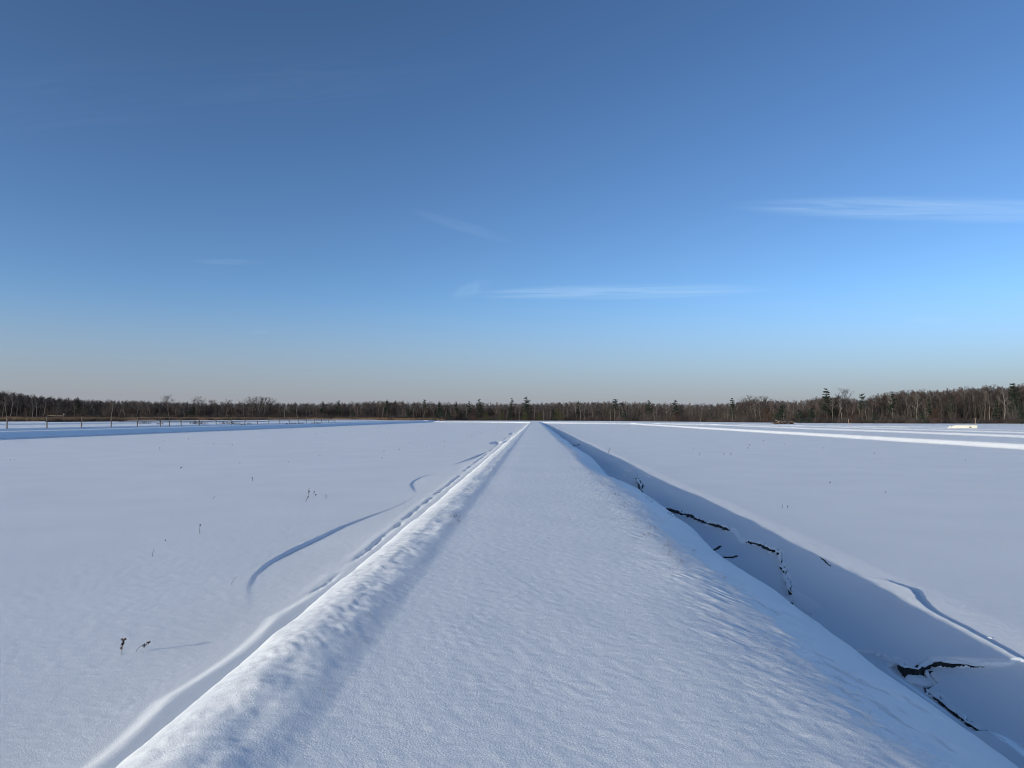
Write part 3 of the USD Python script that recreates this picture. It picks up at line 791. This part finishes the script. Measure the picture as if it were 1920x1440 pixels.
pos, rot, scl, idx = [], [], [], []
for row in range(7):
    px = -330.0
    while px < 2300:
        base = wood_dist(px)
        dist = base + 7 + row * 9 * (base / 450) + rg.normal(0, 3)
        top = wood_top(px) + 1.0 + abs(rg.normal(0, 2.0)) + (2 if row > 3 else 0)
        x, y = at_dist(px, dist)
        h = EYE + (784 - top) * dist / F_PX + .4
        z = .65 if x < -150 else -.35
        s = max(h - z, 5) / 14.0
        pos.append((x, y, z - .2)); rot.append(rg.random() * 6.28); scl.append((s * rg.uniform(.8, 1.2), s * rg.uniform(.8, 1.2), s)); idx.append(rg.integers(0, 6))
        px += rg.uniform(6, 12) * (560 / base) ** .5
print('wood behind', len(pos))
scatter('wood', 'dense leafless brown wood closing the view behind the snowy fields', 'wood', [[('trunk', b[0], [bark_dark, bark_grey][k % 2]), ('crown', b[1], [twig_brown, twig_brown, twig_red][k % 3])] for k, b in enumerate(bares)], pos, rot, scl, idx)

# undergrowth: brown brush at the foot of the wood
def brush_clump(seed, n, hgt, width, r):
    g = np.random.default_rng(seed)
    p0 = np.c_[g.uniform(-width, width, (n, 2)), np.zeros(n)]
    d = np.c_[g.normal(0, .3, (n, 2)), np.ones(n)]; d /= np.linalg.norm(d, axis=1, keepdims=True)
    L = hgt * g.uniform(.45, 1.1, n)[:, None]
    p1 = p0 + d * L
    q0 = p0 + d * L * g.uniform(.3, .8, (n, 1)); q1 = q0 + (d + g.normal(0, .5, (n, 3))) * L * .4
    q2 = p0 + d * L * g.uniform(.4, .9, (n, 1)); q3 = q2 + (d + g.normal(0, .5, (n, 3))) * L * .35
    return join(tubes(p0, p1, r, 0, 3, tip=True), tubes(q0, q1, r * .6, 0, 3, tip=True), tubes(q2, q3, r * .6, 0, 3, tip=True))


pos, rot, scl, idx = [], [], [], []
for row in range(4):
    px = -120.0
    while px < 2100:
        base = wood_dist(px)
        dist = base - 8 + row * 7 + rg.normal(0, 2)
        x, y = at_dist(px, dist)
        z = .65 if x < -150 else (-.2 if x < 60 else -.35)
        s = rg.uniform(.7, 1.5) * (1.25 if px < 1300 else .8) * (1.3 if row > 1 else 1)
        pos.append((x, y, z - .25)); rot.append(rg.random() * 6.28); scl.append((s * 1.3, s * 1.3, s)); idx.append(rg.integers(0, 3))
        px += rg.uniform(3.5, 6.5) * (560 / base) ** .6
scatter('undergrowth', 'dark brown bare brush along the foot of the wood', 'undergrowth', [[('stems', brush_clump(300, 90, 2.6, 1.6, .035), twig_brown)], [('stems', brush_clump(301, 90, 2.2, 1.7, .035), bark_dark)], [('stems', brush_clump(302, 90, 2.4, 1.6, .035), twig_brown)]], pos, rot, scl, idx)

pos, rot, scl, idx = [], [], [], []
for row in range(5):
    px = -250.0
    while px < 2250:
        base = wood_dist(px)
        dist = base + 3 + row * 11 * (base / 500) + rg.normal(0, 3)
        x, y = at_dist(px, dist)
        z = .65 if x < -150 else (-.2 if px < 1200 else -.4)
        full = EYE + (784 - wood_top(px)) * dist / F_PX - z
        s = full * rg.uniform(.42, .72) / 2.4
        pos.append((x, y, z - .3)); rot.append(rg.random() * 6.28); scl.append((s * .75, s * .75, s)); idx.append(rg.integers(0, 3))
        px += rg.uniform(5, 9) * (560 / base) ** .6
scatter('thicket', 'dense leafless young growth between the trunks of the wood', 'thicket', [[('stems', brush_clump(330, 130, 2.6, 1.5, .028), twig_brown)], [('stems', brush_clump(331, 130, 2.4, 1.6, .028), twig_grey)], [('stems', brush_clump(332, 130, 2.5, 1.5, .030), bark_dark)]], pos, rot, scl, idx)

# marsh of dry brown grass at the left
pos, rot, scl, idx = [], [], [], []
for k in range(5200):
    if k < 3000:
        y = rg.uniform(110, 520); x = -150 - abs(rg.normal(0, 1)) ** 1.5 * 26
    elif k < 4000:
        y = rg.uniform(470, 540); x = rg.uniform(-160, -62)
    else:
        y = rg.uniform(150, 560); x = rg.uniform(-330, -160)
    if abs(noise2(np.array([x / 30.0]), np.array([y / 40.0]), 61)[0]) < .05 and k >= 1500:
        continue
    s = rg.uniform(.6, 1.25)
    pos.append((x, y, zat(x, y) - .05)); rot.append(rg.random() * 6.28); scl.append((s * 1.2, s * 1.2, s)); idx.append(rg.integers(0, 3))
scatter('marsh_grass', 'dry brown marsh grass beyond the rail fence at the left', 'grass', [[('blades', brush_clump(310, 80, 1.2, 1.1, .022), reed)], [('blades', brush_clump(311, 80, 1.0, 1.1, .022), reed)], [('blades', brush_clump(312, 70, 1.1, 1.0, .022), reed_dark)]], pos, rot, scl, idx)

# ---------------------------------------------------------------- fence at the left
fx, fy0 = -66.8, 95.6
fence = thing('rail_fence', 'long wooden post and rail fence running away along the left field', 'fence', (fx, fy0, 0))
rg = np.random.default_rng(9)
post_y = [-16.0, -8.0] + [8.0 * k for k in range(21)]
post_y.insert(8, 43.4)
tops = []
for y in post_y:
    z0 = zat(fx, fy0 + y)
    h = 1.62 + rg.normal(0, .05)
    lean = rg.normal(0, .03, 2)
    obj('post', pipe([[0, y, z0 - .3], [lean[0] * .5, y + lean[1] * .5, z0 + h * .5], [lean[0], y + lean[1], z0 + h]], [.085, .08, .072], 8), wood_grey, fence)
    tops.append((y, z0, h))
for k in range(3, len(tops) - 1):
    (ya, za, ha), (yb, zb, hb) = tops[k], tops[k + 1]
    fr = np.interp(k, [3, 14], [.60, .42]) + rg.normal(0, .02)
    obj('rail', pipe([[-.10, ya - .15, za + ha * fr], [-.10, (ya + yb) / 2, (za + zb) / 2 + ha * fr - .02], [-.10, yb + .15, zb + hb * (fr + rg.normal(0, .03))]], [.055, .06, .05], 6), bark_dark, fence)
    if k in (6, 7, 8, 9, 12, 13, 14, 16):
        obj('rail', pipe([[-.10, ya - .15, za + ha * .86], [-.10, yb + .15, zb + hb * (.86 + rg.normal(0, .03))]], [.05, .05], 6), bark_dark, fence)

# hitching-rail like frame of poles in the marsh
p = np.array([*at_dist(104, 225.0)]); z0 = zat(*p)
frame = thing('pole_frame', 'pale slanting pole on two thin uprights standing in the brown marsh', 'pole frame', (p[0], p[1], z0))
obj('upright', pipe([[-.2, 0, -.2], [-.2, 0, 1.62]], [.05, .045], 8), wood_grey, frame)
obj('upright', pipe([[2.4, .2, -.2], [2.42, .2, 2.05]], [.05, .045], 8), wood_grey, frame)
obj('cap', join(pipe([[2.42, .2, 2.05], [2.42, .2, 2.3]], [.10, .09], 8)), cream, frame)
obj('crossbar', pipe([[-2.6, .08, 1.88], [-.2, .08, 1.64], [2.5, .28, 1.62]], [.04, .05, .045], 8), wood_pale, frame)

# low cream box by the right-hand wood
p = np.array([*at_dist(1808, 172.0)]); z0 = zat(*p)
a = -math.atan2(p[0], p[1])
box = thing('storage_box', 'long low cream white box with a dark hole, beside a thin post at far right', 'storage box', (p[0], p[1], z0), rz=a)
import shapely.geometry as sg
prof = sg.Polygon([(-2.35, -.2), (2.35, -.2), (2.38, .50), (2.30, .55), (-1.75, .57), (-2.1, .50), (-2.36, .36)]).buffer(.03, join_style=1)
m = trimesh.creation.extrude_polygon(prof, 1.8)
obj('body', (np.c_[m.vertices[:, 0], m.vertices[:, 2] - .9, m.vertices[:, 1]], m.faces[:, ::-1]), cream, box, smooth=30)
m = trimesh.creation.extrude_polygon(sg.Polygon([(-3.3, -.2), (-2.46, -.2), (-2.46, .22), (-2.62, .47), (-2.78, .45), (-3.25, .05)]).buffer(.02), 1.5)
obj('sloped_end', (np.c_[m.vertices[:, 0], m.vertices[:, 2] - .75, m.vertices[:, 1]], m.faces[:, ::-1]), cream, box, smooth=30)
m = trimesh.creation.box([.34, .04, .22]); m.apply_translation([1.1, -.935, .20]); obj('hatch', m, black_hole, box)
m = trimesh.creation.box([4.0, 1.86, .04]); m.apply_translation([0.28, 0, .612]); obj('lid', m, cream, box)

p = np.array([*at_dist(1829, 176.0)]); z0 = zat(*p)
post = thing('thin_post', 'thin wooden post with a small cross piece at the right end of the cream box', 'post', (p[0], p[1], z0))
obj('shaft', pipe([[0, 0, -.2], [.02, 0, 2.1]], [.06, .05], 8), wood_pale, post)
obj('cross_piece', pipe([[-.2, 0, 2.12], [.2, 0, 2.16]], [.06, .05], 8), wood_pale, post)
p = np.array([*at_dist(1591, 215.0)]); z0 = zat(*p)
post = thing('stake', 'pale wooden stake alone before the rusty thicket of the right wood', 'post', (p[0], p[1], z0))
obj('shaft', pipe([[0, 0, -.3], [.03, 0, 1.0], [.03, 0, 1.75]], [.10, .09, .08], 8), wood_pale, post)
obj('top_cap', pipe([[.03, 0, 1.75], [.03, 0, 1.80]], [.095, .07], 8), wood_grey, post)

# pile of brush and logs
p = np.array([*at_dist(1471, 262.0)]); z0 = zat(*p)
pile = thing('brush_pile', 'pile of cut logs and branches with one pale pole sticking out left', 'brush pile', (p[0], p[1], z0 + .15))
rg = np.random.default_rng(12)
for k in range(52):
    t = rg.uniform(-1, 1); top = 1.15 * (1 - abs(t) ** 1.7)
    c = np.array([t * 3.1, rg.normal(0, .5), rg.uniform(-.1, max(top, .05))])
    d = unit(np.array([rg.normal(0, 1), rg.normal(0, .7), rg.normal(0, .28)])) * rg.uniform(.5, 1.3)
    r = rg.uniform(.05, .15)
    log = obj('log', pipe([c - d, c + [0, 0, .03], c + d], [r, r, r * .85], 7), log_red if rg.random() < .7 else wood_grey, pile)
    if r > .1:
        e = unit(d)
        obj('cut_face', pipe([c - d - e * .012, c - d + e * .01], [r * .93, r * .93], 7), log_end, log)
for k in range(14):
    c = np.array([rg.uniform(-2.6, 2.6), rg.normal(0, .4), .35])
    obj('branch', pipe([c, c + [rg.normal(0, .5), rg.normal(0, .3), .5], c + [rg.normal(0, .9), rg.normal(0, .5), rg.uniform(.6, 1.1)]], [.04, .03, .012], 5), twig_grey, pile)
obj('pale_pole', pipe([[-.9, -.5, .25], [-3.4, -.6, 1.25]], [.09, .075], 8), wood_pale, pile)
obj('pale_pole', pipe([[1.7, -.6, .62], [3.4, -.7, .48]], [.08, .06], 8), wood_pale, pile)

# ---------------------------------------------------------------- low shrubs on the far snow
def shrub(seed, n=26, hgt=.7):
    return brush_clump(seed, n, hgt, .45, .018)


shrub_protos = [proto(f'shrub_kind_{k}', [('twigs', shrub(400 + k), weed_brown)]) for k in range(3)]
rg = np.random.default_rng(14)
for k, (px, py, w) in enumerate([(134, 792, 1.5), (146, 791.5, 1.3), (160, 793, 1.3), (171, 791, 1.2), (186, 792, 1.4), (212, 792, 1.3), (228, 793, 1.2), (262, 794, 1.2), (276, 794, 1.1), (300, 795, 1.0), (361, 796, 1.3), (369, 797, 1.2), (381, 797, 1.1), (415, 796, 1.0), (424, 796, 1.0), (432, 796, 1.0), (440, 796.5, 1.0), (448, 796, .9), (455, 797, .9), (468, 796, .9), (541, 795, .9), (551, 794.5, .9), (563, 794.5, .9), (588, 794, .9), (596, 794, .9)]):
    g = ground(px, py, .35 if px < 340 else .1)
    o = place('dry_shrub', shrub_protos[k % 3], (g[0], g[1], zat(g[0], g[1]) - .05), rg.random() * 6.28, (w * 1.6, w * 1.6, w * .8), 'low dark dry shrub on the bright snow beyond the left bank', 'shrub', 'dry shrubs beyond the left bank')

# ---------------------------------------------------------------- weeds that poke through the snow
def weed(px, py_base, py_top, lean_px, label, kind, r=.0022, heads=5, group=None, z=BOG):
    g = ground(px, py_base, z)
    z0 = zat(g[0], g[1]); dist = g[1]
    h = (py_base - py_top) * dist / F_PX; lx = lean_px * dist / F_PX
    rg = np.random.default_rng(int(px * 7 + py_base))
    o = thing('dead_weed', label, 'weed', (g[0], g[1], z0), group=group)
    r = max(r * .9, .00026 * dist)
    mid = [lx * .42 + rg.normal(0, .02) * h, rg.normal(0, .1) * h, h * .55]
    obj('stem', pipe([[0, 0, -.03], [lx * .18, 0, h * .28], mid, [lx, rg.normal(0, .08) * h, h]], [r * 1.2, r, r * .9, r * .55], 6), weed_brown, o)
    if kind == 'leafy':
        for k in range(heads):
            t = rg.uniform(.42, 1.0)
            c = np.array([lx * t, 0, h * t]); d = unit(rg.normal(0, 1, 3) + [0, 0, .3]); L = h * rg.uniform(.14, .26)
            s = unit(np.cross(d, rg.normal(0, 1, 3))) * L * .42
            n_ = np.cross(d, unit(s)) * .0012
            pts = np.array([c, c + d * L * .5 + s, c + d * L, c + d * L * .5 - s, c + d * L * .5 + n_ * 3])
            obj('dry_leaf', (np.vstack([pts, [c + d * L * .5 - n_ * 3]]), np.array([[0, 1, 4], [1, 2, 4], [2, 3, 4], [3, 0, 4], [1, 0, 5], [2, 1, 5], [3, 2, 5], [0, 3, 5]])), weed_brown, o)
    elif kind == 'head':
        m = trimesh.creation.icosphere(1, 1.0)
        obj('seed_head', (m.vertices * [r * 3.2, r * 3.2, max(h * .16, r * 3)] + [lx, 0, h], m.faces), weed_brown, o)
    return o


weed(228, 1228, 1198, 3, 'upright leafy dead weed, left of the two nearest weeds on the left bog', 'leafy', heads=10)
weed(252, 1222, 1203, 31, 'leaning leafy dead weed, right of the two nearest weeds on the left bog', 'leafy', heads=14)
weed(374, 1000, 985, 1, 'single thin upright weed with a small head on the left bog', 'head')
weed(285, 1044, 1030, 4, 'thin bare stalk without a head, slightly leaning, on the left bog', 'stem')
weed(433, 1096, 1080, 12, 'curved bare stalk lying over to the right near the big curved fold', 'stem')
weed(579, 929, 916, 0, 'tallest dark spiky weed in the middle of the left bog', 'leafy', heads=8)
weed(573, 941, 930, 6, 'dark weed in front of the tallest spiky weed', 'leafy', heads=4)
weed(588, 926, 922, 1, 'small dark tuft right of the tallest spiky weed', 'head')
weed(592, 930, 927, 0, 'tiny dark tuft right of the small tuft', 'head')
weed(611, 935, 927, 1, 'thin weed farthest right in the group round the tallest spiky weed', 'leafy', heads=3)
weed(473, 902, 896, 0, 'short dark upright weed left of the middle group', 'head')
weed(399, 935, 931, 5, 'pale thin weed bent over on the left bog', 'stem')
weed(310, 1015, 1013, 0, 'tiny dark speck of a weed on the left bog', 'head')
weed(338, 879, 876, 2, 'small dark tuft far out on the left bog', 'head')
weed(1141, 848, 839, 4, 'hooked dark weed at the edge of the dike shadow at right', 'leafy', heads=3)
weed(1467, 953, 945, 0, 'thin weed alone on the right bog', 'stem')
weed(1476, 953, 949, 1, 'short tuft beside the thin weed on the right bog', 'head')
weed(1659, 925, 921, 3, 'small tuft of two stalks far right on the right bog', 'leafy', heads=3)
weed(1555, 907, 904, 2, 'low tuft behind the thin weeds on the right bog', 'head')
wp = [proto(f'small_weed_kind_{k}', [('stem', tubes([[0, 0, -.05], [0, 0, -.05], [.05, 0, -.05]], [[.03, 0, .26], [-.07, .04, .18], [.15, .02, .2]], .012, 0, 3, tip=True), weed_brown), ('seed_head', (trimesh.creation.icosphere(1, .05).vertices * [.9, .9, .9] + [.03, 0, .2], trimesh.creation.icosphere(1, .05).faces), weed_brown)]) for k in range(2)]
rg = np.random.default_rng(15)
spots = [(353, 825), (401, 833), (435, 836), (612, 807), (612, 812), (593, 815), (655, 810), (712, 801), (711, 811), (730, 814), (767, 831), (776, 813), (791, 800), (793, 813), (803, 811), (825, 806), (833, 837), (833, 829), (799, 840), (877, 820), (885, 819), (902, 813), (915, 811), (926, 813), (937, 809), (931, 804), (955, 806), (906, 806), (943, 802), (720, 847), (748, 845), (716, 860), (20, 864), (27, 864), (308, 827), (300, 843), (450, 870), (540, 868), (600, 856), (1087, 802), (1105, 811), (1193, 814), (1300, 843), (1312, 854), (1370, 854), (1403, 842), (1405, 836), (1358, 853), (1471, 834), (1545, 842), (1640, 851), (1810, 865), (1432, 828), (1180, 806)]
for k, (px, py) in enumerate(spots):
    g = ground(px, py, BOG)
    s = min(1.0, .25 + g[1] / 110) * rg.uniform(.45, .85)
    place('small_weed', wp[k % 2], (g[0], g[1], zat(g[0], g[1])), rg.random() * 6.28, s, 'tiny dead weed tuft far out on the ' + ('left' if px < 1000 else 'right') + ' snow covered bog', 'weed', 'tiny weeds on the ' + ('left' if px < 1000 else 'right') + ' bog')

# grass stubble on the shoulders of the dike
rg = np.random.default_rng(16)
P0, P1, R = [], [], []
for px, py, n, wpx, hpx, zz in [(690, 1152, 11, 14, 5, .02), (712, 1158, 6, 10, 5, .02), (683, 1202, 24, 22, 6, .0), (660, 1198, 10, 20, 4, .02), (855, 972, 14, 10, 9, .0), (862, 980, 10, 8, 6, .0), (843, 987, 5, 8, 5, .0), (611, 1290, 9, 6, 7, .02), (617, 1266, 4, 5, 3, .02),
                                (648, 1229, 4, 8, 3, .02), (661, 1256, 3, 3, 3, .02), (569, 1384, 4, 4, 5, .02), (600, 1242, 3, 4, 3, .03), (701, 1122, 4, 5, 4, .02), (770, 1105, 6, 20, 4, .0), (880, 920, 5, 8, 4, .0), (895, 911, 5, 6, 4, .0), (923, 880, 6, 6, 4, .0),
                                (1215, 1000, 18, 16, 6, -.02), (1222, 985, 14, 18, 6, -.02), (1253, 1023, 12, 10, 12, -.02), (1255, 1038, 10, 10, 8, -.02), (1272, 1049, 10, 10, 10, -.02), (1265, 1060, 6, 14, 5, -.02), (1195, 973, 14, 16, 5, -.02), (1170, 945, 12, 14, 5, -.02), (1153, 930, 10, 12, 5, -.02),
                                (1302, 1030, 4, 4, 6, -.1), (1380, 1100, 3, 4, 3, -.1), (1381, 1118, 4, 4, 3, -.1), (1402, 1177, 5, 5, 5, -.06), (1360, 1186, 4, 4, 5, -.03), (1409, 1190, 4, 4, 4, -.06), (1379, 1213, 4, 5, 4, -.04), (1500, 1299, 3, 3, 3, -.06), (1498, 1243, 3, 3, 3, -.1),
                                (1457, 1215, 6, 8, 6, -.08), (1448, 1248, 8, 14, 5, -.05), (1350, 1148, 8, 16, 4, -.03), (1358, 1075, 4, 3, 7, -.06), (1268, 976, 14, 12, 5, -.35), (1258, 969, 8, 10, 4, -.35), (1218, 948, 8, 8, 4, -.35), (1595, 1200, 10, 8, 10, -.75), (1367, 1040, 3, 4, 4, -.8),
                                (1040, 1086, 3, 3, 2, 0), (1130, 905, 8, 10, 4, -.02), (1110, 885, 6, 10, 3, -.02)]:
    for k in range(n):
        g = ground(px + rg.normal(0, wpx * .5), py + rg.normal(0, 3), zz)
        z0 = zat(g[0], g[1]); h = hpx * g[1] / F_PX * rg.uniform(.5, 1.2)
        P0.append([g[0], g[1], z0 - .01]); P1.append([g[0] + rg.normal(0, .4) * h, g[1] + rg.normal(0, .3) * h, z0 + h]); R.append(max(.0011, g[1] * .00026))
for k in range(420):
    y = 3.2 + 40 * rg.random() ** 1.8
    side = rg.random() < .35
    x = rg.normal(-1.62, .14) if side else rg.normal(1.72, .2)
    if meshkit.noise(np.array([x / .7, y / 1.6, 0.0]), 66) < .52:
        continue
    z0 = zat(x, y); h = rg.uniform(.01, .035)
    P0.append([x, y, z0 - .008]); P1.append([x + rg.normal(.25, .5) * h, y + rg.normal(0, .4) * h, z0 + h]); R.append(max(.0009, y * .00017))
tag(obj('dead_grass', tubes(P0, P1, np.array(R), 0, 3, tip=True), straw), 'dry grass stubble poking through the snow on both shoulders of the dike', 'grass', kind='stuff')
